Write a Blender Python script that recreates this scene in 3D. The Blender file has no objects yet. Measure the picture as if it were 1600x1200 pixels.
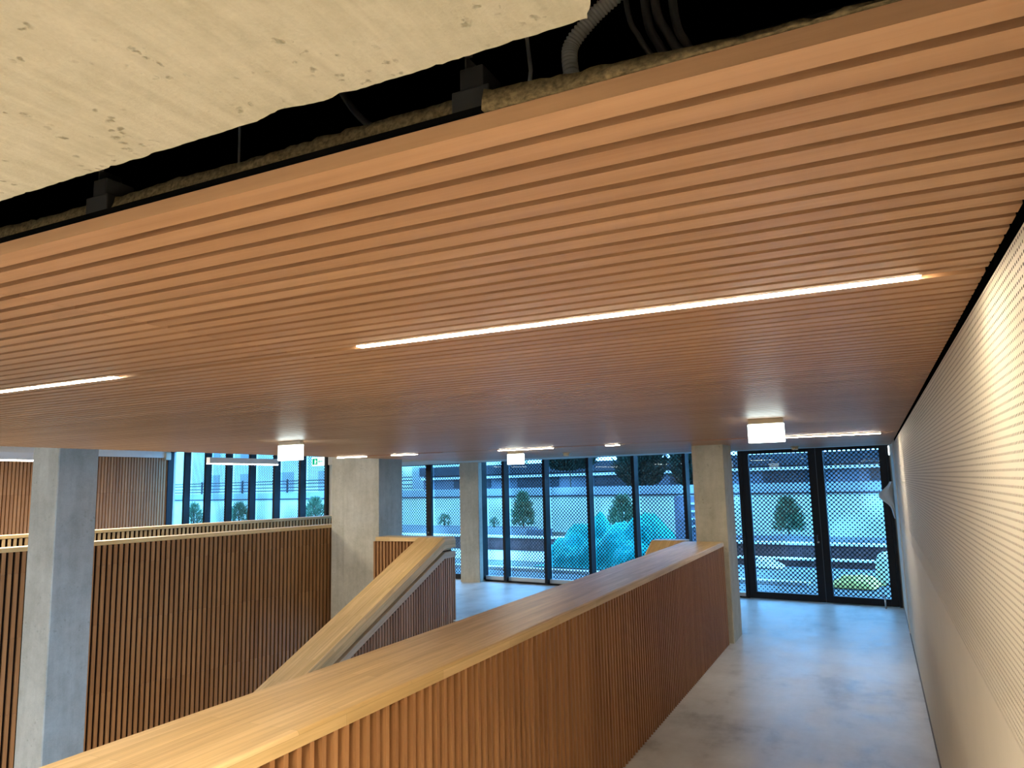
import bpy, math, random
from mathutils import Vector, Matrix, noise
random.seed(7)
S = bpy.context.scene
COL = S.collection

# ------------------------------------------------------------------ helpers
class MB:
    """collects shapes; build() links them as one mesh object (with a UV in metres, u along the longest side)"""
    def __init__(s): s.v=[]; s.f=[]; s.uv=[]; s.sm=[]
    def add(s, verts, faces, uvs=None, smooth=False):
        o=len(s.v); s.v+= [tuple(p) for p in verts]
        for i,f in enumerate(faces):
            s.f.append([o+k for k in f]); s.sm.append(smooth)
            s.uv.append(uvs[i] if uvs else [(verts[k][0]+.37*verts[k][2],verts[k][1]+verts[k][2]) for k in f])
    def box(s, x0,x1,y0,y1,z0,z1, M=None):
        L=[(x,y,z) for z in (z0,z1) for y in (y0,y1) for x in (x0,x1)]
        F=[(0,2,3,1),(4,5,7,6),(0,1,5,4),(2,6,7,3),(0,4,6,2),(1,3,7,5)]
        dim=[abs(x1-x0),abs(y1-y0),abs(z1-z0)]; a=dim.index(max(dim)); b,c=[k for k in range(3) if k!=a]
        ou,ov=random.uniform(0,50),random.uniform(0,50)
        nrm=[2,2,1,1,0,0]; uvs=[]
        for f,nn in zip(F,nrm):
            w = b if nn==c else c
            if nn==a: uvs.append([(ou+L[k][b]*.05,ov+L[k][c]) for k in f])
            else: uvs.append([(ou+L[k][a],ov+L[k][w]+nn*.7) for k in f])
        V=[tuple(M@Vector(p)) for p in L] if M else L
        s.add(V,F,uvs)
    def quad(s,a,b,c,d,uvs=None): s.add([a,b,c,d],[(0,1,2,3)],[uvs] if uvs else None)
    def sweep(s, prof, path):
        """prof: (x,dz) closed polygon; path: (y,z) polyline"""
        n=len(prof); V=[]; U=[]; L=0
        for i,(y,z) in enumerate(path):
            if i: L+=math.hypot(y-path[i-1][0],z-path[i-1][1])
            for (x,dz) in prof: V.append((x,y,z+dz))
            U.append(L)
        per=[0]
        for i in range(n):
            a=prof[i];b=prof[(i+1)%n]; per.append(per[-1]+math.hypot(a[0]-b[0],a[1]-b[1]))
        F=[];UV=[]
        for i in range(len(path)-1):
            for k in range(n):
                k2=(k+1)%n
                F.append((i*n+k,i*n+k2,(i+1)*n+k2,(i+1)*n+k))
                UV.append([(U[i],per[k]),(U[i],per[k+1]),(U[i+1],per[k+1]),(U[i+1],per[k])])
        F.append(tuple(range(n-1,-1,-1))); UV.append([(V[k][0]*.3,V[k][2]) for k in F[-1]])
        e=(len(path)-1)*n; F.append(tuple(e+k for k in range(n))); UV.append([(V[k][0]*.3,V[k][2]) for k in F[-1]])
        s.add(V,F,UV)
    def tube(s, pts, r, n=10, cap=True, rfun=None):
        pts=[Vector(p) for p in pts]; V=[];F=[]
        up=Vector((0.13,0.21,1)).normalized()
        for i,p in enumerate(pts):
            t=(pts[min(i+1,len(pts)-1)]-pts[max(i-1,0)]).normalized()
            a=t.cross(up); 
            if a.length<.05: a=t.cross(Vector((1,0,0)))
            a.normalize(); b=t.cross(a)
            rr=rfun(i) if rfun else r
            for k in range(n):
                th=2*math.pi*k/n; V.append(p+(a*math.cos(th)+b*math.sin(th))*rr)
        for i in range(len(pts)-1):
            for k in range(n): F.append((i*n+k,i*n+(k+1)%n,(i+1)*n+(k+1)%n,(i+1)*n+k))
        if cap: F.append(tuple(range(n-1,-1,-1))); F.append(tuple((len(pts)-1)*n+k for k in range(n)))
        s.add(V,F,None,True)
    def build(s, name, mat, parent=None, bevel=0):
        me=bpy.data.meshes.new(name); me.from_pydata(s.v,[],s.f)
        uvl=me.uv_layers.new(name='UVMap')
        flat=[c for f in s.uv for p in f for c in p]; uvl.data.foreach_set('uv',flat)
        me.polygons.foreach_set('use_smooth',s.sm)
        me.materials.append(mat); me.validate(); me.update()
        o=bpy.data.objects.new(name,me); COL.objects.link(o)
        if parent:
            o.parent=parent; o.matrix_parent_inverse=parent.matrix_world.inverted() if False else Matrix.Translation(-parent.location) if parent.type=='EMPTY' and parent.rotation_euler.z==0 else Matrix()
        if bevel:
            m=o.modifiers.new('bevel','BEVEL'); m.width=bevel; m.segments=2; m.limit_method='ANGLE'; m.angle_limit=math.radians(25)
        return o

def tag(o,label=None,cat=None,group=None,kind=None):
    if label: o['label']=label
    if cat: o['category']=cat
    if group: o['group']=group
    if kind: o['kind']=kind
    return o
def empty(name,loc,label=None,cat=None,group=None,kind=None):
    o=bpy.data.objects.new(name,None); o.empty_display_size=.1; o.location=loc; COL.objects.link(o)
    return tag(o,label,cat,group,kind)

# ------------------------------------------------------------------ materials
class N:
    def __init__(s,name):
        s.m=bpy.data.materials.new(name); s.m.use_nodes=True; s.t=s.m.node_tree; s.t.nodes.clear()
        s.out=s.n('ShaderNodeOutputMaterial')
    def n(s,t,**k):
        x=s.t.nodes.new(t)
        for a,b in k.items(): setattr(x,a,b)
        return x
    def l(s,a,b): s.t.links.new(a,b)
    def val(s,sock,v):
        if hasattr(v,'is_linked') or isinstance(v,bpy.types.NodeSocket): s.l(v,sock)
        else: sock.default_value=v
    def math(s,op,a,b=0.0,c=None):
        x=s.n('ShaderNodeMath',operation=op); s.val(x.inputs[0],a); s.val(x.inputs[1],b)
        if c is not None: s.val(x.inputs[2],c)
        return x.outputs[0]
    def mix(s,f,a,b,mode='MIX'):
        x=s.n('ShaderNodeMix',data_type='RGBA',blend_type=mode); s.val(x.inputs[0],f); s.val(x.inputs[6],a); s.val(x.inputs[7],b); return x.outputs[2]
    def coord(s,kind='Object',scale=(1,1,1),rot=(0,0,0)):
        c=s.n('ShaderNodeTexCoord'); m=s.n('ShaderNodeMapping'); s.l(c.outputs[kind],m.inputs[0])
        m.inputs['Scale'].default_value=scale; m.inputs['Rotation'].default_value=rot; return m.outputs[0]
    def noise(s,v,scale=5,detail=4,rough=.55,out='Fac'):
        x=s.n('ShaderNodeTexNoise'); s.l(v,x.inputs['Vector']); x.inputs['Scale'].default_value=scale; x.inputs['Detail'].default_value=detail; x.inputs['Roughness'].default_value=rough
        return x.outputs[out]
    def ramp(s,f,stops,interp='LINEAR'):
        x=s.n('ShaderNodeValToRGB'); s.l(f,x.inputs[0]); e=x.color_ramp.elements; x.color_ramp.interpolation=interp
        while len(e)<len(stops): e.new(.5)
        for q,(p,c) in zip(e,stops): q.position=p; q.color=c if len(c)==4 else (*c,1)
        return x.outputs[0]
    def bsdf(s,color,rough=.5,spec=.4,bump=None,bstr=.2,metal=0):
        b=s.n('ShaderNodeBsdfPrincipled'); s.val(b.inputs['Base Color'],color if not isinstance(color,tuple) else (*color[:3],1))
        s.val(b.inputs['Roughness'],rough); b.inputs['Specular IOR Level'].default_value=spec; b.inputs['Metallic'].default_value=metal
        if bump is not None:
            u=s.n('ShaderNodeBump'); u.inputs['Strength'].default_value=bstr; u.inputs['Distance'].default_value=.01; s.l(bump,u.inputs['Height']); s.l(u.outputs[0],b.inputs['Normal'])
        return b.outputs[0]
    def done(s,sh): s.l(sh,s.out.inputs[0]); return s.m

def wood(name,c1,c2,rough=.45,var=.35,spec=.35):
    m=N(name); v=m.coord('UV',(1.6,38,1)); g=m.noise(v,1.0,6,.6)
    v2=m.coord('UV',(.9,9,1)); g2=m.noise(v2,1.0,3,.5)
    f=m.math('ADD',m.math('MULTIPLY',g,.6),m.math('MULTIPLY',g2,.4))
    c=m.ramp(f,[(.32,c1),(.68,c2)])
    r=m.n('ShaderNodeNewGeometry').outputs['Random Per Island']
    k=m.math('ADD',m.math('MULTIPLY',r,var),1-var/2)
    c=m.mix(1.0,c,m.n('ShaderNodeCombineColor').outputs[0],'MULTIPLY')
    cc=c.node.inputs[7].links[0].from_node
    m.l(k,cc.inputs[0]); m.l(m.math('POWER',k,1.25),cc.inputs[1]); m.l(m.math('POWER',k,1.45),cc.inputs[2])
    return m.done(m.bsdf(c,rough,spec,g,.12))

def stave(name,c1,c2,rough=.42):
    """edge-glued staves running along u"""
    m=N(name); v=m.coord('UV')
    b=m.n('ShaderNodeTexBrick'); m.l(v,b.inputs['Vector']); b.offset=.37; b.inputs['Scale'].default_value=1
    b.inputs['Brick Width'].default_value=.62; b.inputs['Row Height'].default_value=.043; b.inputs['Mortar Size'].default_value=.0006
    b.inputs['Color1'].default_value=(*c1,1); b.inputs['Color2'].default_value=(*c2,1); b.inputs['Mortar'].default_value=(c1[0]*.7,c1[1]*.66,c1[2]*.6,1)
    g=m.noise(m.coord('UV',(1.8,45,1)),1,5,.6); g2=m.noise(m.coord('UV',(1.1,14,1)),1,3,.5)
    c=m.mix(.9,b.outputs[0],m.ramp(g,[(.3,(.76,.70,.62)),(.7,(1.08,1.06,1.03))]),'MULTIPLY')
    c=m.mix(.6,c,m.ramp(g2,[(.35,(.84,.80,.74)),(.65,(1.05,1.05,1.05))]),'MULTIPLY')
    return m.done(m.bsdf(c,rough,.4,g,.06))

def concrete(name,c1,c2,spots=.35,rough=.75,scale=1.0,streak=None,pit=(.20,.19,.14)):
    m=N(name); v=m.coord('Object',(scale,)*3)
    n1=m.noise(v,1.6,8,.62); n2=m.noise(v,9,6,.65); n3=m.noise(v,55,3,.6)
    f=m.math('ADD',m.math('MULTIPLY',n1,.55),m.math('ADD',m.math('MULTIPLY',n2,.3),m.math('MULTIPLY',n3,.15)))
    c=m.ramp(f,[(.36,c1),(.62,c2)])
    if streak:
        vs=m.coord('Object',streak[0],streak[1]); ns=m.noise(vs,1,5,.6)
        c=m.mix(.5,c,m.ramp(ns,[(.38,(.80,.79,.76)),(.6,(1.04,1.04,1.04))]),'MULTIPLY')
    vv=m.n('ShaderNodeTexVoronoi'); wv=m.n('ShaderNodeVectorMath',operation='ADD'); m.l(v,wv.inputs[0]); 
    nz=m.noise(v,14,3,.6,'Color'); sc=m.n('ShaderNodeVectorMath',operation='SCALE'); m.l(nz,sc.inputs[0]); sc.inputs['Scale'].default_value=.09
    m.l(sc.outputs[0],wv.inputs[1]); m.l(wv.outputs[0],vv.inputs['Vector']); vv.inputs['Scale'].default_value=16
    mask=m.math('MULTIPLY',m.ramp(vv.outputs['Distance'],[(.12,(1,1,1)),(.30,(0,0,0))]),m.ramp(m.noise(v,4,3),[(.52,(0,0,0)),(.62,(1,1,1))]))
    c=m.mix(m.math('MULTIPLY',mask,spots),c,(*pit,1))
    h=m.math('SUBTRACT',m.math('MULTIPLY',n3,.3),m.math('MULTIPLY',mask,.6))
    return m.done(m.bsdf(c,rough,.25,h,.25))

def plain(name,c,rough=.6,spec=.4,metal=0,nz=0.0,ns=20):
    m=N(name)
    if nz:
        f=m.noise(m.coord(),ns,4); c=m.ramp(f,[(.3,tuple(x*(1-nz) for x in c)),(.7,tuple(min(1,x*(1+nz)) for x in c))])
    return m.done(m.bsdf(c,rough,spec,None,.2,metal))
def emit(name,c,s):
    m=N(name); e=m.n('ShaderNodeEmission'); e.inputs[0].default_value=(*c,1); e.inputs[1].default_value=s; return m.done(e.outputs[0])

W_CEIL=wood('larch_slats',(.30,.160,.082),(.44,.255,.140),.42,.20)
W_SLAT=wood('cedar_slats',(.245,.112,.042),(.395,.20,.083),.5,.22)
W_DARK=wood('dark_slats',(.30,.15,.08),(.43,.24,.135),.5,.34)
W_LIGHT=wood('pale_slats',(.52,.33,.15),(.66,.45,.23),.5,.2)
W_CAP=stave('oak_staves',(.66,.475,.225),(.77,.58,.315))
W_FASCIA=wood('fascia_oak',(.44,.34,.23),(.60,.49,.36),.5,.1)
BLACK=plain('black_felt',(.004,.004,.004),.95,.0)
BACK=plain('slat_backing',(.016,.009,.006),.9,.05)
C_SLAB=concrete('cast_concrete_soffit',(.58,.57,.46),(.77,.76,.65),.8,.8,3.2,((42,3.5,5),(0,0,.12)),(.17,.155,.10))
C_COL=concrete('column_concrete',(.40,.385,.32),(.56,.545,.47),.35,.75,1.3,((9,9,1.2),(0,0,0)))
C_FLOOR=None
m=N('polished_concrete'); v=m.coord(); n1=m.noise(v,.75,7,.6); n2=m.noise(v,4.5,7,.65); n3=m.noise(m.coord('Object',(2.2,.6,1),(0,0,.5)),1.2,5,.6)
f=m.math('ADD',m.math('MULTIPLY',n1,.45),m.math('ADD',m.math('MULTIPLY',n2,.25),m.math('MULTIPLY',n3,.3)))
c=m.ramp(f,[(.38,(.36,.335,.295)),(.47,(.60,.575,.53)),(.55,(.70,.68,.64)),(.63,(.80,.785,.75))])
C_FLOOR=m.done(m.bsdf(c,m.ramp(n2,[(.3,(.34,)*3),(.7,(.5,)*3)]),.45,n2,.04))
WHITE=plain('white_plaster',(.72,.70,.66),.7,.3,0,.03,6)
GREYWHITE=plain('grey_white_plaster',(.52,.51,.48),.7,.3,0,.04,6)
FRAME=plain('anthracite_frame',(.006,.009,.014),.5,.25)
FRAMEG=plain('slate_gasket',(.06,.075,.095),.5,.4)
SILL=plain('pale_sill',(.62,.68,.72),.5,.4)
STEEL=plain('brushed_steel',(.55,.55,.55),.3,.5,1)
BEIGE=plain('beige_plastic',(.56,.49,.36),.5,.4)
WPLAST=plain('white_plastic',(.75,.75,.75),.4,.4)
GPLAST=plain('grey_conduit_plastic',(.32,.34,.36),.5,.4)
DCABLE=plain('dark_cable',(.10,.10,.105),.5,.5)
DSTEEL=plain('dark_steel',(.016,.017,.018),.6,.3)
WOOL=plain('mineral_wool',(.13,.10,.055),.95,.05,0,.55,140)
BOARD=plain('grey_board',(.085,.088,.08),.8,.2,0,.1,8)
LED=emit('warm_led',(1,.84,.60),150)
LED2=emit('warm_led_far',(1,.86,.66),105)
PENDL=emit('pendant_led',(1,.90,.74),22)
SIGN=emit('sign_panel',(.86,1,.97),9)
CHANNEL_REFLECT=plain('channel_metal',(.42,.22,.14),.4,.4,.3)  # aluminium channel; warm reflected light is put into its base colour

# perforated wall board: real openings through the sheet, dark cavity behind
m=N('perforated_board'); v=m.coord('UV'); sx=m.n('ShaderNodeSeparateXYZ'); m.l(v,sx.inputs[0])
P=.0162
a=m.math('SUBTRACT',m.math('FRACT',m.math('DIVIDE',sx.outputs[0],P)),.5); b=m.math('SUBTRACT',m.math('FRACT',m.math('DIVIDE',sx.outputs[1],P)),.5)
dd=m.math('SQRT',m.math('ADD',m.math('MULTIPLY',a,a),m.math('MULTIPLY',b,b)))
hole=m.math('LESS_THAN',dd,.19)
tr=m.n('ShaderNodeBsdfTransparent'); mx=m.n('ShaderNodeMixShader'); m.l(hole,mx.inputs[0]); m.l(m.bsdf((.66,.62,.53),.6,.3),mx.inputs[1]); m.l(tr.outputs[0],mx.inputs[2])
PERF=m.done(mx.outputs[0])
PANEL=plain('smooth_board',(.66,.62,.53),.6,.3,0,.02,5)
CAVITY=plain('cavity_lining',(.10,.08,.055),.9,.1)

# perforated facade sheet: square grid of round holes turned by 45 degrees, hole size drifts across the sheet
m=N('perforated_metal'); v=m.coord('UV'); sx=m.n('ShaderNodeSeparateXYZ'); m.l(v,sx.inputs[0])
P=.068
p=m.math('DIVIDE',m.math('ADD',sx.outputs[0],sx.outputs[1]),P); q=m.math('DIVIDE',m.math('SUBTRACT',sx.outputs[0],sx.outputs[1]),P)
a=m.math('SUBTRACT',m.math('FRACT',p),.5); b=m.math('SUBTRACT',m.math('FRACT',q),.5)
dd=m.math('SQRT',m.math('ADD',m.math('MULTIPLY',a,a),m.math('MULTIPLY',b,b)))
big=m.ramp(m.noise(m.coord('UV',(.75,.95,1)),1.0,1,.4),[(.30,(.38,)*3),(.53,(.415,)*3),(.64,(.54,)*3),(.72,(.74,)*3)])
hole=m.math('LESS_THAN',dd,big)
tr=m.n('ShaderNodeBsdfTransparent'); mx=m.n('ShaderNodeMixShader'); m.l(hole,mx.inputs[0]); m.l(m.bsdf((.012,.02,.03),.5,.4),mx.inputs[1]); m.l(tr.outputs[0],mx.inputs[2])
SCREEN=m.done(mx.outputs[0])
# window glass
m=N('window_glass'); tr=m.n('ShaderNodeBsdfTransparent'); tr.inputs[0].default_value=(.90,.98,1,1); gl=m.n('ShaderNodeBsdfGlossy'); gl.inputs['Roughness'].default_value=.02
lw=m.n('ShaderNodeLayerWeight'); fr=m.math('ADD',m.math('MULTIPLY',m.math('POWER',lw.outputs['Facing'],4.0),.25),.015); mx=m.n('ShaderNodeMixShader'); m.l(fr,mx.inputs[0]); m.l(tr.outputs[0],mx.inputs[1]); m.l(gl.outputs[0],mx.inputs[2])
GLASS=m.done(mx.outputs[0])

# outdoor materials
O_GROUND=concrete('terrace_paving',(.13,.145,.16),(.22,.235,.25),.1,.85,.8)
O_GRAVEL=plain('pale_gravel',(.48,.50,.48),.9,.1,0,.25,30)
O_WALL=plain('pale_render',(.52,.58,.50),.9,.1,0,.08,3)
O_BRICK=plain('reddish_brick',(.125,.075,.075),.9,.1,0,.25,8)
O_CAP=plain('white_coping',(.70,.72,.72),.7,.2)
O_PLANTER=plain('zinc_planter',(.25,.28,.31),.6,.3,0,.06,4)
O_DARK=plain('dark_cladding',(.028,.031,.04),.7,.3,0,.2,3)
O_MID=plain('blue_grey_cladding',(.11,.125,.155),.8,.2,0,.1,2)
O_LEAF=plain('pine_needles',(.11,.20,.12),.8,.2,0,.4,8)
O_LEAFD=plain('dark_foliage',(.018,.032,.022),.85,.1,0,.4,5)
O_STEM=plain('bark',(.08,.055,.04),.9,.1)
O_TARP=plain('turquoise_tarpaulin',(.0,.33,.31),.55,.2,0,.14,5)
O_YEL=plain('yellow_sheet',(.90,.66,.20),.7,.2,0,.3,9)
O_SACK=plain('pale_bulk_bag',(.70,.74,.66),.8,.2,0,.06,9)
O_RACK=plain('purple_grey_boards',(.17,.16,.21),.8,.2,0,.15,10)

# ------------------------------------------------------------------ key numbers (metres)
XW=.24        # face of the white wall on the right
ZC=2.305      # underside of the slatted ceiling
XP=-1.649     # walkway side of the long parapet
FA=math.radians(180-7.555)
FD=Vector((math.cos(FA),math.sin(FA),0)); FN=Vector((FD.y,-FD.x,0)); F0=Vector((.205,12.293,0))
MF=Matrix(((FD.x,FN.x,0,F0.x),(FD.y,FN.y,0,F0.y),(0,0,1,0),(0,0,0,1)))  # facade frame: s to the left, u outwards, z up
def F(s,u,z): return MF@Vector((s,u,z))

# ------------------------------------------------------------------ floor
b=MB()
def slabpoly(b,pts,z0,z1):
    n=len(pts); V=[(x,y,z1) for x,y in pts]+[(x,y,z0) for x,y in pts]
    b.add(V,[tuple(range(n)),tuple(range(2*n-1,n-1,-1))]+[(i,i+n,(i+1)%n+n,(i+1)%n) for i in range(n)])
fl=[(XW+.1,-3.9),(XW+.1,12.4),tuple(F(0,.06,0))[:2],tuple(F(11.6,.06,0))[:2],(-8.6,11.2),(-6.72,9.3),(-2.6,9.3),(-2.1,9.1),(-1.75,9.1),(-1.75,-3.9)]
slabpoly(b,fl,-.3,0); fo=b.build('floor',C_FLOOR); tag(fo,kind='structure')
b=MB(); b.box(-5.46,-2.58,9.26,9.30,-.035,.003); o=b.build('stair_nosing',SILL); o.parent=fo
b=MB(); b.box(-19,.4,-4,14.8,-3.75,-3.6); o=b.build('floor',C_FLOOR); tag(o,kind='structure')

# staircase going down towards the camera
b=MB(); run=.28; rise=.1204
for i in range(24):
    y1=9.28-run*i; z1=-rise*(i+1); b.box(-5.46,-2.58,y1-run-.02,y1,z1-.16,z1)
tag(b.build('staircase',C_FLOOR),'concrete flight of steps descending from the landing between two timber balustrades','staircase')

# ------------------------------------------------------------------ right wall
b=MB()
def wallquad(b,x,y0,y1,z0,z1): b.quad((x,y0,z0),(x,y0,z1),(x,y1,z1),(x,y1,z0),[(y0,z0),(y0,z1),(y1,z1),(y1,z0)])
b.box(XW+.09,XW+.3,-4,12.3,-.3,3.05); wr=b.build('wall_right',CAVITY); tag(wr,kind='structure')
b=MB(); wallquad(b,XW,-4,10.25,1.3,2.283); b.build('perforated_board',PERF,wr)
b=MB(); b.box(XW,XW+.05,-4,10.25,0.004,1.3); b.box(XW-.004,XW+.09,10.25,12.3,.004,2.33); o=b.build('smooth_board',PANEL,wr,.003)
b=MB(); b.box(XW-.012,XW+.001,10.235,10.262,.004,2.30); b.build('corner_bead',WHITE,wr,.003)
b=MB(); b.box(XW+.012,XW+.09,-4,10.25,2.283,2.45); b.build('shadow_gap',BLACK,wr)
b=MB(); b.box(XW-.008,XW+.0,-4,12.25,0.001,.022); tag(b.build('baseboard_right',plain('grey_seal',(.14,.13,.12),.8)),kind='structure')

# ------------------------------------------------------------------ slatted ceiling
b=MB(); b.box(-6.5,XW-.003,.722,11.25,ZC+.0212,ZC+.036); ce=b.build('ceiling',BLACK); tag(ce,kind='structure')
b=MB(); k=0; y=.714
while y<11.2:
    y1=y+.042
    if 1.66<y<1.70: y1=1.697
    if abs(y-7.854)<.01: y+=.06; continue
    x=-6.5; j=0
    cuts=[-6.5]+[-4.0,-1.56]+[XW-.003]
    for a,c in zip(cuts[:-1],cuts[1:]): b.box(a+.0008,c-.0008,y,y1,ZC,ZC+.021)
    y+=.06; k+=1
b.build('slats',W_CEIL,ce)
# plain soffit by the facade
b=MB(); slabpoly(b,[(-9.4,11.25),(XW+.05,11.25),(XW+.05,12.22),tuple(F(9.7,-.07,0))[:2]],2.335,2.5); tag(b.build('ceiling',GREYWHITE),kind='structure')
# roof deck above everything, void lining
b=MB(); b.box(-19,.5,-4.2,14.9,3.05,3.3); tag(b.build('ceiling',WHITE),kind='structure')
b=MB(); b.box(-6.56,-6.51,-4,11.3,2.36,3.049); b.box(-6.5,XW+.05,-4,11.3,3.03,3.048); b.box(-6.5,XW+.05,11.3,11.33,2.51,3.049); o=b.build('void_lining',BLACK,ce)

# rough concrete slab over the camera
ZS=2.37
pts=[]
def edgeY(x): 
    return .667+.0015*noise.noise((x*9,0,0))+.002*noise.noise((x*33,3,0))-.0028*abs(noise.noise((x*95,7,0)))-.009*max(0,1-abs(x+.63)/.05)-.005*max(0,1-abs(x+.54)/.02)-.006*max(0,noise.noise((x*60,9,2))-.2)
n=420
for i in range(n+1):
    x=-6.5+ (6.5-.2295)*(i/n)**.45
    pts.append((x,edgeY(x)))
for (x,y) in [(-.2268,.667),(-.2245,.659),(-.2195,.653),(-.2161,.646),(-.211,.632),(-.2037,.614),(-.185,.56),(-.158,.497),(-.12,.2),(-.1,-3.9),(-6.5,-3.9)]: pts.append((x,y))
b=MB(); V=[(x,y,ZS+.0) for x,y in pts]+[(x-.014+(.006*noise.noise((x*20,y*20,1))),y-.01+.008*noise.noise((x*25,5,2)),ZS+.05) for x,y in pts]+[(x-.03,y-.012,ZS+.24) for x,y in pts]; n=len(pts)
b.add(V,[tuple(range(n-1,-1,-1)),tuple(range(2*n,3*n))]+[(i+r*n,(i+1)%n+r*n,(i+1)%n+(r+1)*n,i+(r+1)*n) for i in range(n) for r in (0,1)])
tag(b.build('concrete_slab',C_SLAB),'rough pale concrete slab soffit with broken edge above the slatted ceiling','slab')

# ------------------------------------------------------------------ things in the ceiling void
def wool(x0,x1,label,h=.045,y0=.735,zb=.043,tp=None):
    b=MB(); nx=max(8,int((x1-x0)/.012)); V=[];F_=[]
    for i in range(nx+1):
        x=x0+(x1-x0)*i/nx
        for j,(y,z) in enumerate([(y0,.0),(y0+.003,.5),(y0+.007,1.0),(.80,1.0),(.95,1.0),(.95,0)]):
            V.append((x,y+.006*noise.noise((x*40,z*9,j)),ZC+zb+z*h*(1 if not tp else max(.30,1-(x-x0)/tp))*(1+.18*noise.noise((x*7,y*5,1)))+.003*noise.noise((x*60,j,4))))
    for i in range(nx):
        for j in range(6): F_.append((i*6+j,i*6+(j+1)%6,(i+1)*6+(j+1)%6,(i+1)*6+j))
    F_+= [tuple(range(6)),tuple(nx*6+k for k in range(5,-1,-1))]
    b.add(V,F_,None,True); tag(b.build('insulation_batt',WOOL),label,'insulation','insulation batts along the ceiling edge')
wool(-2.6,-1.115,'brown mineral wool batt lying on the slatted ceiling left of the left black bracket',.022)
wool(-1.055,-.425,'brown mineral wool batt between the two black brackets on the ceiling edge',.022)
wool(-.375,.19,'brown mineral wool batt right of the bracket, under the grey corrugated conduit',.030,.711,.0225,.42)
def hanger(x,label):
    r=empty('ceiling_bracket',(x,.74,ZC+.036),label,'bracket','black suspension brackets above the ceiling edge')
    b=MB(); b.box(x-.026,x+.026,.73,.79,ZC+.034,ZC+.068); b.box(x-.017,x+.015,.735,.785,ZC+.068,ZC+.098); b.build('block',DSTEEL,r,.002)
    b=MB(); b.box(x-.012,x-.010,.74,.78,ZC+.098,ZC+.118); b.box(x-.012,x-.002,.74,.742,ZC+.114,ZC+.118); b.build('clip',STEEL,r)
hanger(-1.085,'left black suspension bracket between two mineral wool batts at the ceiling edge')
hanger(-.40,'right black suspension bracket with thin metal clip at the ceiling edge')
def arc(p,n=24):
    """smooth curve through control points"""
    P=[Vector(q) for q in p]; P=[P[0]*2-P[1]]+P+[P[-1]*2-P[-2]]; out=[]
    for i in range(1,len(P)-2):
        for k in range(n):
            t=k/n; a,b_,c,d=P[i-1],P[i],P[i+1],P[i+2]
            out.append(.5*((2*b_)+(c-a)*t+(2*a-5*b_+4*c-d)*t*t+(3*b_-a-3*c+d)*t**3))
    out.append(P[-2]); return out
pp=arc([(-.318,.868,2.388),(-.321,.87,2.432),(-.3235,.87,2.465),(-.319,.87,2.484),(-.299,.87,2.504),(-.2776,.87,2.5202),(-.2531,.87,2.5351),(-.2305,.87,2.5548),(-.19,.87,2.63),(-.17,.87,2.9)],22)
b=MB(); b.tube(pp,.0100,14,True,lambda i:.0100+(.0011 if i%4<2 else -.0005)); tag(b.build('corrugated_conduit',plain('conduit_plastic',(.60,.63,.64),.45,.5)),'grey corrugated plastic conduit rising into the dark ceiling void','conduit')
for i,(dx,dy) in enumerate([(0,0),(.020,.03),(.038,.01),(.056,.05)]):
    pp=arc([(-.268+dx,.95+dy,2.80),(-.2646+dx,.95+dy,2.58),(-.2471+dx,.95+dy,2.515),(-.2200+dx,.94+dy,2.46),(-.195+dx,.94+dy,2.40)],14)
    b=MB(); b.tube(pp,.0065 if i else .004,8); tag(b.build('cable',DCABLE),['thin dark cable nearest the grey conduit in the ceiling void','dark cable second from the grey conduit in the ceiling void','dark cable third from the grey conduit in the ceiling void','dark cable farthest right from the grey conduit in the ceiling void'][i],'cable','dark cables looping down in the ceiling void')
b=MB(); b.tube([(-1.04,.98,2.36),(-1.045,.98,3.03)],.0022,8); tag(b.build('hanger_rod',GPLAST),'thin hanger rod above the middle mineral wool batt in the void','rod','threaded hanger rods in the void')
b=MB(); b.tube([(-.375,.84,2.385),(-.372,.85,2.45),(-.385,.86,2.55),(-.385,.86,3.03)],.0028,8); b.box(-.385,-.36,.84,.85,2.40,2.404); b.tube([(-.405,.83,2.375),(-.37,.84,2.405)],.0015,6); tag(b.build('hanger_rod',GPLAST),'bent hanger rod just right of the right black bracket','rod','threaded hanger rods in the void')
b=MB(); b.tube(arc([(-1.42,.9,3.0),(-1.36,.92,2.55),(-1.30,.92,2.46),(-1.24,.92,2.40)]),.002,6); tag(b.build('thin_wire',GPLAST),'thin loose wire hanging in the void left of the left bracket','wire')
b=MB(); M=Matrix.Translation((-.56,.93,2.405))@Matrix.Rotation(.12,4,'Y'); b.box(-.09,.10,-.05,.05,0,.045,M); tag(b.build('duct_panel',BOARD,None,.002),'dark grey board lying behind the middle mineral wool batt','board')
b=MB(); b.tube(arc([(-.86,.95,2.75),(-.77,.97,2.56),(-.68,.96,2.48),(-.60,.95,2.452)]),.006,8); tag(b.build('flexible_hose',DCABLE),'dark hose running down onto the grey board in the void','hose')

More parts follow.
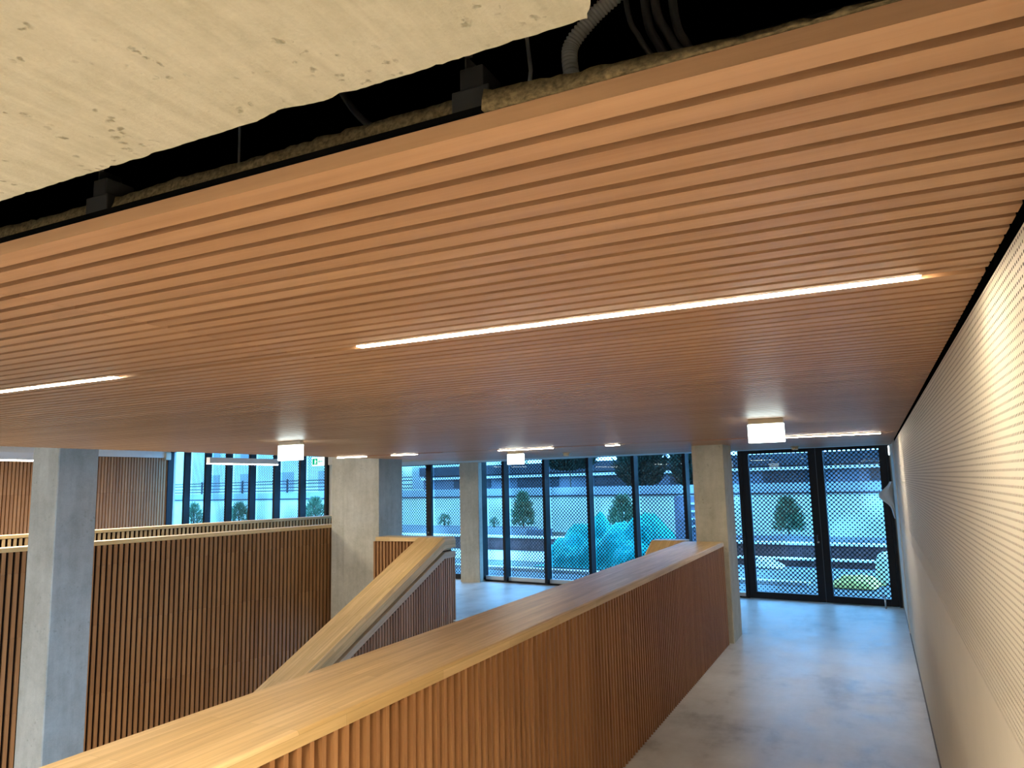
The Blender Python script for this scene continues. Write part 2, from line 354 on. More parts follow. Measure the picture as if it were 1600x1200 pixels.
# ------------------------------------------------------------------ luminaires
def strip(name,x0,x1,y,w,z0,z1,mat,label,group):
    r=empty(name,((x0+x1)/2,y,z1),label,'ceiling light',group)
    b=MB(); b.box(x0,x1,y-w/2,y+w/2,z0,z0+.004); b.build('diffuser',mat,r)
    b=MB(); b.box(x0-.004,x1+.004,y-w/2-.002,y+w/2+.002,z0+.0041,z1); b.build('housing',WPLAST,r)
g1='near row of linear lights set in the slats'; g2='far row of linear lights set in the slats'
strip('linear_light',-1.322,.117,1.7155,.026,ZC-.001,ZC+.0302,LED,'long lit linear light across the slats above the walkway',g1)
strip('linear_light',-3.85,-2.395,1.7155,.026,ZC-.001,ZC+.0302,LED,'lit linear light at the left edge of the photo, nearest row',g1)
for x0,x1,l in [(-6.41,-5.96,'lit linear light in front of the broad concrete pier, leftmost of the far row'),(-5.54,-5.17,'short lit light second from left in the far row'),(-4.0,-3.31,'lit linear light in the far row above the small glowing sign'),(-2.66,-2.51,'shortest lit light of the far row, before the right column'),(-1.05,.085,'lit linear light in the far row right of the largest glowing sign')]:
    strip('linear_light',x0,x1,7.875,.05,ZC-.016,ZC+.0302,LED2,l,g2)
for x0,x1,l in [(-5.955,-5.545,'unlit copper toned channel between the two left lights of the far row'),(-5.165,-4.8,'unlit copper toned channel right of the second far light'),(-3.305,-2.665,'unlit copper toned channel between the third and fourth far lights'),(-1.6,-1.055,'unlit copper toned channel left of the largest glowing sign')]:
    b=MB(); b.box(x0,x1,7.852,7.898,ZC-.009,ZC+.0302); tag(b.build('light_channel',CHANNEL_REFLECT),l,'light channel','unlit channels of the far light row')

def exitbox(x,y,w,label):
    r=empty('exit_sign_light',(x,y,ZC),label,'exit light','glowing box signs under the slatted ceiling')
    b=MB(); b.box(x-w/2+.005,x+w/2-.005,y-.01,y+.035,ZC-.036,ZC-.0005); b.build('mount',BEIGE,r,.003)
    b=MB(); b.box(x-w/2,x+w/2,y-.012,y+.03,ZC-.165,ZC-.037); b.build('panel',SIGN,r,.003)
    b=MB(); b.box(x-w/2+.012,x+w/2-.012,y-.0145,y-.0125,ZC-.049,ZC-.045); b.build('groove',FRAMEG,r)
exitbox(-.65,5.365,.238,'largest glowing white box sign, under the ceiling near the glass doors')
exitbox(-4.473,4.858,.25,'glowing white box sign in front of the far left window')
exitbox(-4.077,8.478,.222,'smallest glowing white box sign, in front of the middle window')
def det(p,label):
    r=empty('smoke_detector',p,label,'smoke detector','ceiling smoke detectors')
    b=MB(); x,y,z=p; b.tube([(x,y,z),(x,y,z-.015)],.055,16); b.build('base',BEIGE,r)
    b=MB(); b.tube([(x,y,z-.015),(x,y,z-.045)],.04,16); b.build('sensor',BEIGE,r)
det((-3.83,9.6,ZC),'beige smoke detector right of the smallest glowing sign')
det((-.93,10.6,ZC),'flat smoke detector above the glass doors')

def pendant(y0,y1,label):
    x=-9.8; r=empty('pendant_light',(x,(y0+y1)/2,2.33),label,'pendant light','pendant linear lights over the stair on the left')
    b=MB(); b.box(x-.04,x+.04,y0,y1,2.345,2.44); b.build('housing',WPLAST,r,.003)
    b=MB(); b.box(x-.036,x+.036,y0+.004,y1-.004,2.33,2.3449); b.build('diffuser',PENDL,r)
    for y in (y0+.3,y1-.3):
        b=MB(); b.tube([(x,y,2.44),(x,y,3.05)],.002,6); b.build('suspension_wire',STEEL,r)
pendant(8.75,10.31,'white pendant linear light hanging in front of the far left window')
pendant(4.2,5.99,'white pendant linear light at the left photo edge beside the near column')

# ------------------------------------------------------------------ long parapet by the walkway
def slat_row(b,p0,p1,n,pitch,w,d,ztop,zbot,inward,splits=()):
    """vertical battens along p0->p1; ztop may be a function of distance"""
    p0=Vector((*p0,0));p1=Vector((*p1,0)); t=(p1-p0).normalized(); L=(p1-p0).length; nn=Vector(inward).normalized()
    M0=Matrix(((t.x,nn.x,0,p0.x),(t.y,nn.y,0,p0.y),(0,0,1,0),(0,0,0,1)))
    k=0; s=0
    while s+w<=L+1e-6:
        zt=ztop(s) if callable(ztop) else ztop
        zs=[zbot]+[z for z in splits if z<zt-.05]+[zt]
        for a,c in zip(zs[:-1],zs[1:]): b.box(s,s+w,0,d,a+.0012,c-.0012,M0)
        s+=pitch
r=empty('parapet',(XP,4,0),'long timber parapet with wide oak top beside the concrete walkway','parapet')
b=MB(); b.sweep([(-2.112,0),(-1.655,0),(-1.649,-.006),(-1.649,-.052),(-2.112,-.052)],[(-3.5,1.163),(9.02,1.163)]); b.build('cap',W_CAP,r,.004)
b=MB(); slat_row(b,(-1.652,-3.5),(-1.652,9.02),0,.0575,.020,.040,1.112,.002,(-1,0,0)); b.build('slats',W_SLAT,r)
b=MB(); b.box(-2.10,-1.694,-3.5,9.02,-.6,1.1105); b.build('core',wood('slat_panel_back',(.18,.085,.03),(.26,.125,.045),.6,.1),r)

# ------------------------------------------------------------------ stair balustrades
SL=.43; YB=9.09; ZT=1.165
def capz(y): return ZT if y>=YB else ZT-SL*(YB-y)
def stair_rail(name,xo,xi,sgn,label,yend=9.385,ylo=2.4):
    """xo outer edge, xi edge facing the steps; sgn +1 when the steps are to the right"""
    r=empty(name,((xo+xi)/2,9.2,0),label,'balustrade')
    path=[(yend,ZT),(YB,ZT),(ylo,capz(ylo))]
    b=MB(); q=[(xo,0),(xi-sgn*.03,0),(xi,-.05),(xi,-.155),(xi-sgn*.07,-.155),(xi-sgn*.07,-.19),(xo,-.19)]
    if sgn>0: q=q
    b.sweep(q,path); b.build('cap',W_CAP,r,.003)
    b=MB(); b.sweep([(xi-sgn*.075,-.19),(xi-sgn*.08,-.19),(xi-sgn*.08,-.24),(xi-sgn*.075,-.24)],path); b.build('handrail_groove',BACK,r)
    b=MB(); b.sweep([(xi-sgn*.10,-.205),(xi-sgn*.006,-.205),(xi-sgn*.002,-.21),(xi-sgn*.002,-.29),(xi-sgn*.10,-.29)],path); tag(b.build('lower_board',W_FASCIA,r,.002),'pale lower handrail board')
    b=MB(); x=xi-sgn*.012
    slat_row(b,(x,yend),(x,ylo),0,.0575,.034,.03,lambda s:capz(yend-s-.06)-.285,-3.0,(-sgn,0,0)); b.build('slats',W_DARK,r)
    b=MB(); b.sweep([(xo+sgn*.03,-.195),(xi-sgn*.09,-.195),(xi-sgn*.09,-.295),(xi-sgn*.045,-.295),(xi-sgn*.045,-3.0),(xo+sgn*.03,-3.0)],[(yend-.004,ZT),(YB,ZT),(ylo,capz(ylo))]); b.build('core',BACK,r)
    return r
stair_rail('stair_balustrade',-5.942,-5.50,1,'sloping timber stair balustrade with broad oak cap and handrail groove, descending left')
stair_rail('stair_balustrade',-2.118,-2.56,-1,'stair balustrade tucked behind the end of the long parapet',9.31,2.4)
r=empty('landing_parapet',(-6.3,9.25,0),'short timber parapet at the stair head before the broad concrete pier','parapet')
b=MB(); b.box(-6.69,-5.945,9.08,9.385,ZT-.06,ZT-.001); b.build('cap',W_CAP,r,.003)
b=MB(); slat_row(b,(-6.74,9.10),(-5.95,9.10),0,.0575,.034,.04,ZT-.064,-3.0,(0,1,0)); b.build('slats',W_SLAT,r)
b=MB(); b.box(-6.735,-5.95,9.14,9.37,-3.0,ZT-.064); b.build('core',BACK,r)

# ------------------------------------------------------------------ walls of the stair well on the left
E1=Vector((-8.045,9.946,0)); T1=Vector((-.199,-.980,0)).normalized(); N1=Vector((T1.y,-T1.x,0))  # N1 points away from the camera (left)
if N1.x>0: N1=-N1
def well_wall(e,length,z,label,mat,pitch,zlo):
    r=empty('stairwell_parapet',tuple(e),label,'parapet')
    M0=Matrix(((T1.x,N1.x,0,e.x),(T1.y,N1.y,0,e.y),(0,0,1,0),(0,0,0,1)))
    b=MB(); b.box(0,length,-.004,.24,z-.05,z,M0); b.build('cap',W_CAP,r,.004)
    p1=e+T1*length
    b=MB(); slat_row(b,(e.x,e.y),(p1.x,p1.y),0,pitch,.039,.026,z-.052,zlo,tuple(N1),(-1.7,-.55,.28,1.0)); b.build('slats',mat,r)
    b=MB(); b.box(0,length,.030,.22,zlo,z-.052,M0); b.build('core',BACK,r)
well_wall(E1,9.5,1.3,'tall dark slatted stairwell wall with pale rail running behind the near column',W_SLAT,.069,-3.6)
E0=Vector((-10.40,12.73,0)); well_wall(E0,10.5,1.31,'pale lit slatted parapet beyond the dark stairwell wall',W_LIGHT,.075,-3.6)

# left slatted wall far behind
b=MB(); b.box(-18.2,-17.96,-3.9,14.68,-3.6,3.05); wl=b.build('wall_left',BACK); tag(wl,kind='structure')
b=MB(); slat_row(b,(-17.9,14.6),(-17.9,2.0),0,.085,.058,.05,2.835,-3.6,(-1,0,0),(1.9,)); b.build('slats',W_SLAT,wl)
b=MB(); b.box(-17.96,-17.86,1.9,14.62,2.84,3.049); tag(b.build('trim_1',WHITE),kind='structure')
b=MB(); b.box(-17.93,-17.80,14.42,14.60,2.78,3.0); tag(b.build('corner_box',BEIGE,None,.02),'small beige box at the top corner where slatted wall meets window','junction box')
b=MB(); b.box(-19,.5,-4.2,-4,-3.6,3.05); tag(b.build('wall_back',WHITE),kind='structure')

# ------------------------------------------------------------------ concrete columns
def column(x0,x1,y0,y1,z0,z1,label,groove=None):
    b=MB(); c=.008
    P=[(x0+c,y0),(x1-c,y0),(x1,y0+c),(x1,y1-c),(x1-c,y1),(x0+c,y1),(x0,y1-c),(x0,y0+c)]
    slabpoly(b,P,z0,z1); return tag(b.build('concrete_column',C_COL),label,'column','square concrete columns')
th=math.radians(26.17)+math.atan((800-113)/1152); R=8.45; cx,cy=-R*math.sin(th),R*math.cos(th)
column(cx-.2,cx+.2,cy-.2,cy+.2,-3.6,3.05,'grey concrete column nearest the left edge, in front of the dark slatted wall')
column(-7.515,-7.08,13.0,13.36,0,2.335,'slender concrete column between the middle window and the narrow glazed door')
column(-1.985,-1.61,9.09,9.66,0,2.34,'concrete column at the far end of the long parapet')
b=MB(); slabpoly(b,[(-7.69,9.6),(-7.008,9.6),(-7.008,10.24),(-7.69,10.24)],-3.6,3.049); slabpoly(b,[(-7.99,9.66),(-7.69,9.66),(-7.69,10.2),(-7.99,10.2)],-3.6,3.049)
tag(b.build('concrete_pier',C_COL,None,.006),'broad concrete pier behind the stair head, between left and narrow windows','column')

# ------------------------------------------------------------------ glazed facade
def pane_quad(b,s0,s1,u,z0,z1):
    P=[F(s0,u,z0),F(s1,u,z0),F(s1,u,z1),F(s0,u,z1)]
    b.quad(*[tuple(p) for p in P],[(s0,z0),(s1,z0),(s1,z1),(s0,z1)])
def glazing(name,edges,z0,z1,mw,md,bottom=.06,sill=True,screen=True,noscreen=()):
    """edges: s positions of the mullion centres (right to left)"""
    b=MB(); b.box(edges[0]-.03,edges[-1]+.03,-.05,.06,z0+.002,z0+bottom*.45,MF); b.box(edges[0]-.03,edges[-1]+.03,-.03,.06,z1-.05,z1,MF)
    w=b.build(name,FRAME); tag(w,kind='structure')
    if sill:
        b=MB(); b.box(edges[0],edges[-1],-.035,.05,z0+bottom*.45,z0+bottom+.03,MF); b.build('sill',SILL,w)
    for s in edges:
        b=MB(); b.box(s-mw/2,s+mw/2,-md,.05,z0+bottom*.45,z1-.05,MF); b.build('mullion',FRAME,w)
    for a,c in zip(edges[:-1],edges[1:]):
        b=MB(); b.box(a+mw/2,c-mw/2,.012,.018,z0+bottom+.03,z1-.05,MF); b.build('glass_pane',GLASS,w)
        if screen and (a,c) not in noscreen:
            b=MB(); pane_quad(b,a+mw/2-.01,c-mw/2+.01,.10,z0+.03,z1-.02); b.build('perforated_screen',SCREEN,w)
    return w
glazing('window_1',[11.83,12.73,13.67,14.62,15.58,16.49,17.44,18.25],0,3.05,.075,.13,noscreen=((17.44,18.25),))
glazing('window_2',[2.40,3.11,4.05,4.95,5.89,6.82,7.36],0,2.47,.06,.12,.075)
# narrow glazed door
def leaf(b,s0,s1,z0,z1,st,br): 
    b.box(s0,s0+st,-.035,.035,z0,z1,MF); b.box(s1-st,s1,-.035,.035,z0,z1,MF); b.box(s0+st,s1-st,-.035,.035,z0,z0+br,MF); b.box(s0+st,s1-st,-.035,.035,z1-st,z1,MF)
def door(name,s0,s1,leaves,z1,handle):
    b=MB(); b.box(s0,s1,-.05,.06,z1-.03,z1+.05,MF); b.box(s0-.02,s0+.015,-.05,.06,0,z1,MF); b.box(s1-.015,s1+.02,-.05,.06,0,z1,MF)
    d=b.build(name,FRAME); tag(d,kind='structure')
    for i,(a,c,st,br) in enumerate(leaves):
        b=MB(); leaf(b,a,c,.006,z1-.03,st,br); lf=b.build('door_leaf',FRAME,d,.003)
        b=MB(); b.box(a+st,c-st,.012,.018,.006+br,z1-.03-st,MF); b.build('glass_pane',GLASS,lf)
        b=MB(); pane_quad(b,a+st-.01,c-st+.01,.09,.02,z1-.02); b.build('perforated_screen',SCREEN,lf)
    for s,z in handle:
        b=MB(); b.tube([F(s,-.035,z),F(s,-.08,z)],.008,8); b.tube([F(s,-.08,z+.01),F(s,-.08,z-.09)],.008,8); b.build('door_handle',FRAMEG,d)
        b=MB(); b.tube([F(s,-.035,z-.10),F(s,-.045,z-.10)],.016,10); b.build('lock_cylinder',STEEL,d)
    return d
door('door_2',7.42,9.75,[(7.44,8.79,.07,.10),(8.79,9.72,.07,.10)],2.42,[(8.80,1.02)])
dd_=door('door_1',0.0,2.17,[(.02,1.005,.10,.10),(1.012,2.155,.11,.10)],2.42,[(1.06,1.0)])
b=MB(); b.box(1.004,1.013,-.045,-.034,.01,2.3,MF); b.build('meeting_strip',FRAMEG,dd_)
glazing('window_3',[2.20,2.42],0,2.47,.03,.04,.05)
b=MB(); b.box(.55,.90,-.12,-.055,.0005,.006,MF); o=b.build('threshold_plate',STEEL); tag(o,'small bright metal threshold plate at the foot of the glass doors','threshold')
# solid facade pieces
b=MB(); b.box(9.78,11.79,-.05,.15,-3.6,3.05,MF); b.box(-.3,9.78,-.02,.15,2.47,3.05,MF); b.box(9.78,18.6,-.05,.15,-3.6,-.01,MF); b.box(18.28,18.7,-.1,.15,-3.6,3.05,MF); b.box(-.5,-.02,-.02,.15,-.3,3.05,MF); tag(b.build('wall_front',GREYWHITE),kind='structure')

# small things near the doors
b=MB(); V=[];Fc=[]; n=26; mrows=14
for i in range(n+1):
    t=i/n; z=1.80-.52*t
    wdt=.02+.16*math.exp(-((t-.30)/.20)**2)+.05*(1-t)*t*2
    for j in range(mrows+1):
        q=j/mrows; x=.2325-wdt*q; y=12.0-.05*math.sin(q*3.1)+.022*math.sin(9*q+5*t)+.02*noise.noise((q*4,t*5,2)); V.append((x,y,z-.05*q*math.sin(t*3)))
for i in range(n):
    for j in range(mrows): Fc.append((i*(mrows+1)+j,i*(mrows+1)+j+1,(i+1)*(mrows+1)+j+1,(i+1)*(mrows+1)+j))
b.add(V,Fc,None,True); o=b.build('white_cloth',WPLAST); md=o.modifiers.new('thick','SOLIDIFY'); md.thickness=.006
tag(o,'crumpled white cloth hanging on the wall beside the right glass door','cloth')
r=empty('wall_light',(.235,12.0,2.25),'small bright wall light in the corner above the hanging cloth','wall light')
b=MB(); b.box(.222,.2358,11.93,12.03,2.17,2.32); b.build('housing',WPLAST,r,.003)
b=MB(); b.box(.208,.2219,11.935,12.025,2.18,2.31); b.build('panel',emit('wall_light_glow',(.8,.95,1),5),r)
b=MB(); b.tube([(.0,12.1,0.001),(.0,12.1,.16)],.012,10); b.tube([(.0,12.1,.16),(-.03,12.0,.2)],.009,8); tag(b.build('door_stop',STEEL),'thin steel door stop standing on the floor by the right door','door stop')
# exit sign fixed to the far left window
r=empty('exit_sign',tuple(F(12.1,-.5,2.5)),'small white sign with green running man symbol hanging at the left window','sign')
b=MB(); b.box(11.46,11.86,-.52,-.50,2.40,2.60,MF); b.build('plate',emit('sign_white',(.75,1,.95),1.6),r,.002)
b=MB(); b.box(11.67,11.83,-.526,-.521,2.43,2.57,MF); b.build('green_field',emit('sign_green',(.0,.42,.22),1.2),r)
b=MB(); b.tube([F(11.74,-.5275,2.54),F(11.74,-.5265,2.54)],.014,10)
b.box(11.715,11.755,-.5285,-.5265,2.475,2.525,MF); b.box(11.69,11.72,-.5285,-.5265,2.50,2.512,MF); b.box(11.745,11.758,-.5285,-.5265,2.44,2.475,MF); b.box(11.71,11.722,-.5285,-.5265,2.445,2.475,MF); b.build('running_figure',emit('sign_figure',(.8,1,.95),1.6),r)
b=MB(); b.box(11.50,11.60,-.526,-.521,2.49,2.51,MF); b.add([F(11.60,-.524,2.54),F(11.60,-.524,2.46),F(11.645,-.524,2.50)],[(0,1,2)]); b.build('arrow',emit('sign_green_pale',(.15,.6,.45),1.2),r)
for s in (11.5,11.82):
    b=MB(); b.tube([F(s,-.51,2.60),F(s,-.51,3.05)],.003,6); b.build('suspension_wire',STEEL,r)

# ------------------------------------------------------------------ outside
b=MB(); b.box(-30,60,.16,60,-.5,-.02,MF); tag(b.build('floor',O_GROUND),kind='structure')
b=MB(); b.box(5.4,22,3.4,5.75,-.02,-.002,MF); tag(b.build('gravel_bed',O_GRAVEL),'pale gravel strip on the terrace in front of the brick wall','gravel',None,'stuff')
b=MB(); b.box(1.65,22,1.75,1.98,-.02,.045,MF); tag(b.build('kerb',O_CAP),'low white kerb on the terrace just outside the glazing','kerb')
r=empty('brick_wall',tuple(F(8,5.9,0)),'low reddish wall with white coping on the terrace','garden wall')
b=MB(); b.box(-4,24,5.8,6.02,-.05,.35,MF); b.build('wall_body',O_BRICK,r)
b=MB(); b.box(-4,24,5.74,6.06,.35,.40,MF); b.build('coping',O_CAP,r)
b=MB(); b.box(-2,4.6,4.7,4.95,-.05,.12,MF); b.build('step_body',O_BRICK); o=bpy.data.objects['step_body']; o.name='terrace_step'; tag(o,'low reddish step in front of the brick wall, outside the glass doors','step')
b=MB(); b.box(-2,4.6,4.66,4.98,.12,.15,MF); o2=b.build('coping',O_CAP,o)
b=MB(); b.box(-4,30,6.07,8.14,-.05,.36,MF); tag(b.build('planting_bed',O_STEM),'dark soil bed behind the low reddish wall','planting bed')
r=empty('zinc_planter',tuple(F(12,6.6,.36)),'long pale zinc planter on the terrace below the left pine shrub','planter')
b=MB(); b.box(10.35,17,6.3,6.33,.36,.60,MF); b.box(10.35,17,6.85,6.88,.36,.60,MF); b.box(10.35,10.38,6.33,6.85,.36,.60,MF); b.box(16.97,17,6.33,6.85,.36,.60,MF); b.box(10.38,16.97,6.33,6.85,.36,.38,MF); b.build('box',O_PLANTER,r)
b=MB(); b.box(10.38,16.97,6.33,6.85,.38,.57,MF); b.build('soil',O_STEM,r)
b=MB(); b.box(9.75,10.33,6.2,6.7,.36,.56,MF); tag(b.build('blue_crate',O_MID,None,.01),'small blue grey crate at the right end of the zinc planter','crate')
r=empty('zinc_planter',tuple(F(2,6.6,.36)),'pale zinc planter outside the glass doors, behind the low wall','planter')
b=MB(); b.box(-1.5,4.3,6.25,6.85,.36,.52,MF); b.build('box',O_PLANTER,r)
r=empty('retaining_wall',tuple(F(12,7.6,0)),'pale rendered retaining wall at the back of the terrace','garden wall')
b=MB(); b.box(-6,45,8.2,8.45,-.1,1.46,MF); b.build('wall_body',O_WALL,r)
b=MB(); b.box(-6,45,8.15,8.5,1.46,1.50,MF); b.build('coping',O_DARK,r)
b=MB(); b.box(-6,45,8.26,8.4,1.50,1.74,MF); b.build('upper_band',plain('blue_grey_band',(.26,.31,.36),.8),r)
# building beyond
r=empty('office_building',tuple(F(8,15,0)),'dark low building with pale horizontal bands beyond the retaining wall','building')
b=MB(); b.box(-12,21,14.2,20,-.5,2.62,MF); b.build('facade',O_MID,r)
b=MB(); b.box(-12,21,14.0,14.2,2.14,2.24,MF); b.build('ledge',O_CAP,r)
b=MB(); b.box(-12,21,13.9,14.2,2.30,2.70,MF); b.build('parapet_band',O_DARK,r)
for i in range(9):
    b=MB(); b.box(-10+3.4*i,-8+3.4*i,14.15,14.19,1.75,2.1,MF); b.build('window',O_DARK,r)
r=empty('pale_building',tuple(F(32,20,0)),'pale tall building seen through the far left window','building')
b=MB(); b.box(24,60,21,28,-.5,9,MF); b.build('facade',O_WALL,r)
for i in range(6):
    for j in range(3):
        b=MB(); b.box(26+4*i,27.6+4*i,20.95,20.99,1.7+2.2*j,3.0+2.2*j,MF); b.build('window',O_PLANTER,r)
r=empty('pipe_rail',tuple(F(22,8.6,1.5)),'dark horizontal pipe railing outside the far left window','railing')
for z in (1.80,1.93,2.08,2.20):
    b=MB(); b.box(17,34,8.8,8.85,z,z+.04,MF); b.build('rail',O_DARK,r)
for s in (18,21,24,27,30):
    b=MB(); b.box(s,s+.06,8.85,8.91,-.02,2.3,MF); b.build('post',O_DARK,r)

def shrub(s,u,z,h,w,nb,label,leaf=O_LEAF,name='pine_shrub',round_=False,bl=.16,group='shrubs on the terrace'):
    r=empty(name,tuple(F(s,u,z)),label,'shrub',group); rnd=random.Random(int(s*100+u*7)); b=MB()
    for i in range(nb):
        t=rnd.random()**.8; rad=(w*(1-t)**.7*(.55+.45*math.sqrt(t+.15)) if not round_ else w*math.sqrt(max(0,1-(2*t-1)**2)))
        a=rnd.uniform(0,6.283); q=rad*math.sqrt(rnd.random())
        base=F(s,u,z)+Vector((q*math.cos(a),q*math.sin(a),h*(.08+.86*t)))
        d=Vector((math.cos(a)*rnd.uniform(.2,1),math.sin(a)*rnd.uniform(.2,1),rnd.uniform(.2,1.2))).normalized()*bl*rnd.uniform(.6,1.3)
        sd=d.cross(Vector((rnd.uniform(-1,1),rnd.uniform(-1,1),.3))).normalized()*bl*.16
        b.add([base-sd,base+sd,base+d+sd*.3,base+d-sd*.3],[(0,1,2,3)])
    b.build('foliage',leaf,r)
    b=MB(); c=F(s,u,z); b.tube([F(s,u,-.02) if round_ else c,c+Vector((0,0,h*.8))],.02,6); b.build('stem',O_STEM,r)
shrub(10.68,6.6,.57,1.06,.42,800,'tall green pine shrub in the zinc planter behind the middle window')
shrub(7.67,7.1,.36,1.13,.62,900,'wide pine shrub behind the turquoise covered heap')
shrub(3.05,6.55,.53,.86,.45,800,'green shrub seen through the left glass door leaf')
shrub(11.75,6.6,.57,.30,.25,160,'small low plant left of the tall pine shrub in the planter',bl=.08)
shrub(13.7,6.6,.57,.42,.35,200,'small plant seen through the narrow glazed door',bl=.09)
shrub(20.3,7.1,.36,1.2,.7,800,'bushy shrub at the right end of the far left window')
shrub(24.8,7.1,.36,1.0,.7,600,'bushy shrub in the middle of the far left window')
shrub(27.9,7.1,.36,1.0,.6,500,'bushy shrub at the left end of the far left window')
for s,h,w,l in [(8.55,1.5,.75,'dark tree crown above the turquoise heap'),(6.7,1.5,.75,'dark tree crown outside near the right column'),(11.2,.6,.8,'dark low tree crown high above the tall pine shrub')]:
    shrub(s,10.5,1.5 if s<11 else 2.25,h,w,1100,l,O_LEAFD,'dark_tree',True,.3,'dark trees beyond the retaining wall')

# turquoise covered heap
def heap(name,pts,u0,depth,mat,label,cat,zb=0,amp=.05,seed=1):
    """pts: (s,z) skyline; ridge folds by noise"""
    b=MB(); ns,nu=90,40; s0,s1=pts[0][0],pts[-1][0]; V=[];Fc=[]
    for i in range(ns+1):
        s=s0+(s1-s0)*i/ns
        for k in range(len(pts)-1):
            if pts[k][0]<=s<=pts[k+1][0]:
                t=(s-pts[k][0])/(pts[k+1][0]-pts[k][0]); t=t*t*(3-2*t); h=pts[k][1]*(1-t)+pts[k+1][1]*t; break
        for j in range(nu+1):
            q=j/nu*2-1
            prof=max(0,1-abs(q)**2.2)**.6
            fold=amp*(abs(noise.noise((s*2.1,q*3,seed)))*2-.6)+amp*.55*(abs(noise.noise((s*5.5+q*3,q*6,seed+4)))*2-.5)
            z=h*prof+fold*prof**.5
            p=F(s+.12*noise.noise((s,q*2,seed+9)),u0+depth*(.5*q+.06*noise.noise((s*2,q,3))),max(zb,zb+z)); V.append(p)
    for i in range(ns):
        for j in range(nu): Fc.append((i*(nu+1)+j,i*(nu+1)+j+1,(i+1)*(nu+1)+j+1,(i+1)*(nu+1)+j))
    b.add(V,Fc,None,True); return tag(b.build(name,mat),label,cat)
def lumps(name,L,amp,mat,label,cat,seed,n=(120,60)):
    """draped sheet over rounded lumps: (s, u, height, radius along, radius across)"""
    s0=min(l[0]-l[3] for l in L);s1=max(l[0]+l[3] for l in L);u0=min(l[1]-l[4] for l in L);u1=max(l[1]+l[4] for l in L)
    b=MB();V=[];Fc=[];a,c=n
    for i in range(a+1):
        for j in range(c+1):
            ss=s0+(s1-s0)*i/a; uu=u0+(u1-u0)*j/c; h=0
            w1=.08*noise.noise((ss*3,uu*3,seed)); 
            for (ls,lu,lh,ra,rb) in L:
                q=1-((ss+w1-ls)/ra)**2-((uu+w1-lu)/rb)**2
                if q>0: h=max(h,lh*q**.42)
            if h>0:
                f=noise.noise((ss*4+uu*2,uu*5,seed+1)); g=abs(noise.noise((ss*7-uu*5,uu*7+ss*3,seed+2)))
                h=max(0,h*(1+.10*f)-amp*max(0,.28-g)*3+amp*.5*noise.noise((ss*16,uu*16,seed)))
            V.append(F(ss,uu,h))
    for i in range(a):
        for j in range(c): Fc.append((i*(c+1)+j,i*(c+1)+j+1,(i+1)*(c+1)+j+1,(i+1)*(c+1)+j))
    b.add(V,Fc,None,True); return tag(b.build(name,mat),label,cat)
lumps('covered_heap',[(6.62,3.6,1.16,.30,.42),(7.05,3.5,.93,.50,.6),(7.45,3.4,.60,.42,.55),(5.45,3.6,1.17,.62,.7),(6.0,3.4,.98,.50,.65),(5.05,3.5,.85,.38,.55),(6.4,3.1,.62,.6,.45),(5.5,3.0,.6,.55,.45),(7.1,3.0,.45,.5,.4)],.075,O_TARP,'large heap under a crumpled turquoise sheet on the terrace','covered heap',2)
r=empty('storage_rack',tuple(F(5.1,5.2,0)),'purple grey rack with white shelf edges right of the turquoise heap','rack')
b=MB(); b.box(4.35,5.35,5.1,5.5,0,1.5,MF); b.build('body',O_RACK,r)
for z in (.78,.96,1.14,1.32):
    b=MB(); b.box(4.4,5.02,5.04,5.12,z-.02,z+.02,MF); b.build('shelf',O_CAP,r)
heap('yellow_sheet',[(.55,0),(.66,.19),(.85,.20),(1.05,.19),(1.2,.10),(1.32,.05),(1.42,0)],2.0,.7,O_YEL,'crumpled yellow sheet on the terrace outside the right glass door','sheet',0,.04,5)
# bulk bag
b=MB(); n=24; rows=[(0,.17),(.05,.185),(.22,.19),(.38,.175),(.47,.13),(.52,.05)]
V=[];Fc=[]; c=F(.47,2.55,0)
for z,rr in rows:
    for k in range(n):
        a=2*math.pi*k/n; q=rr*(1+.06*noise.noise((math.cos(a)*2,math.sin(a)*2,z*4))); V.append((c.x+q*math.cos(a),c.y+q*math.sin(a),z*1.05))
for i in range(len(rows)-1):
    for k in range(n): Fc.append((i*n+k,i*n+(k+1)%n,(i+1)*n+(k+1)%n,(i+1)*n+k))
Fc.append(tuple(range(n-1,-1,-1))); Fc.append(tuple((len(rows)-1)*n+k for k in range(n)))
b.add(V,Fc,None,True); tag(b.build('bulk_bag',O_SACK),'tall pale sack outside the right glass door beside the yellow sheet','sack')
heap('plastic_sheet',[(2.7,0),(2.85,.1),(3.0,.16),(3.15,.2),(3.3,.05),(3.4,0)],4.3,.5,O_CAP,'small white plastic sheet outside the left glass door','sheet',0,.05,8)

# ------------------------------------------------------------------ light
w=bpy.data.worlds.new('World'); S.world=w; w.use_nodes=True; nt=w.node_tree; bg=nt.nodes['Background']
bg.inputs[0].default_value=(.17,.50,1.0,1); bg.inputs[1].default_value=11
def area(name,loc,rot,sx,sy,power,color,portal=False):
    l=bpy.data.lights.new(name,'AREA'); l.shape='RECTANGLE'; l.size=sx; l.size_y=sy; l.energy=power; l.color=color
    if portal: l.cycles.is_portal=True
    o=bpy.data.objects.new(name,l); o.location=loc; o.rotation_euler=rot; COL.objects.link(o); return o
c=F(9.2,.2,1.5); area('daylight_portal',c,(math.radians(-90),0,FA-math.pi),18.6,3.0,1,(1,1,1),True)
WARM=(1,.86,.66)
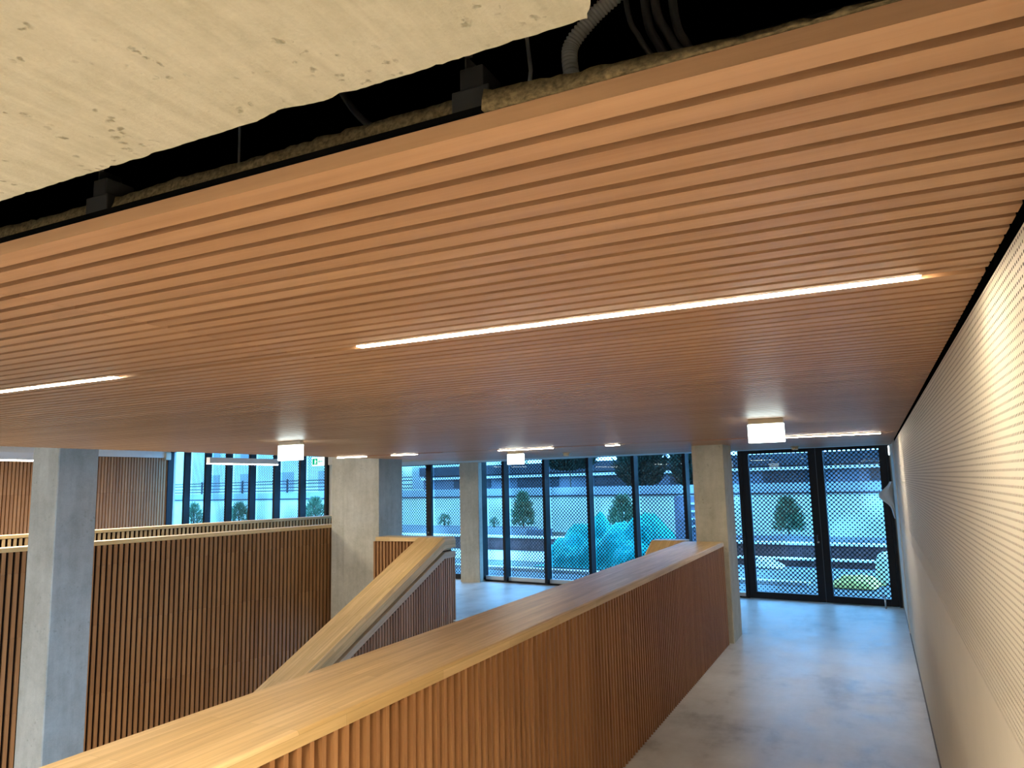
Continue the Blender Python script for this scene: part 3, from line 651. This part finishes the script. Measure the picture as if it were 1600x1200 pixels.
# added fill lamps out of view: behind the camera, lower floor, stairwell
area('hall_fill',(-.7,-2.2,2.28),(0,0,0),1.6,.3,15,WARM)  # unseen lamp added for ambient light behind the camera
area('hall_fill',(-4.5,-1.5,2.28),(0,0,0),2.5,.3,75,WARM)  # unseen lamp added to warm the left column and stair slats
area('lower_up_fill',(-7.0,3.0,-3.4),(math.pi,0,0),2.0,8.0,270,(1,.88,.70))  # added upward fill in place of light bounced from the lower floor
area('rear_fill',(-2.6,-3.7,1.3),(math.radians(98),0,0),4.5,1.9,22,(1,.94,.80))  # added soft fill; the back wall has no window
area('walkway_fill',(-.50,-.15,2.345),(math.radians(12),0,0),1.0,.12,140,(1,.88,.68)).data.spread=2.0  # unseen lamp added so the floor bounces light onto ceiling and slab
area('stairwell_wall_fill',(-14.2,8.5,3.03),(0,0,0),.6,7.0,480,(1,.90,.74))  # added fill to brighten the far left slatted wall
area('stairwell_fill',(-11.5,6.0,3.03),(0,0,0),1.0,6.0,480,(1,.88,.70))  # added fill to brighten the far stairwell parapet

# ------------------------------------------------------------------ camera
fpx=1152.517
X=Vector((.899068,-.07942,-.43056)); 
import numpy as _np
A=_np.array([566,142.,fpx]);B=_np.array([-2400,212.,fpx]); Yv=A/_np.linalg.norm(A); Xv=-B/_np.linalg.norm(B); Zv=_np.cross(Xv,Yv); 
if Zv[1]>0: Zv=-Zv
# rows: image axes expressed in the hall's axes
right=Vector((Xv[0],Yv[0],Zv[0])); down=Vector((Xv[1],Yv[1],Zv[1])); fwd=Vector((Xv[2],Yv[2],Zv[2]))
Mx=Matrix((right,-down,-fwd)).transposed().to_4x4(); Mx.translation=(0,0,1.9)
cam=bpy.data.cameras.new('camera'); cam.sensor_width=36; cam.sensor_fit='HORIZONTAL'; cam.lens=fpx/1600*36; cam.clip_start=.02; cam.clip_end=200
co=bpy.data.objects.new('camera',cam); co.matrix_world=Mx; COL.objects.link(co); S.camera=co

S.view_settings.view_transform='Standard'; S.view_settings.look='None'; S.view_settings.gamma=1; S.view_settings.use_curve_mapping=False; S.view_settings.exposure=0
S.cycles.max_bounces=10; S.cycles.transparent_max_bounces=24; S.cycles.diffuse_bounces=5; S.cycles.sample_clamp_indirect=6
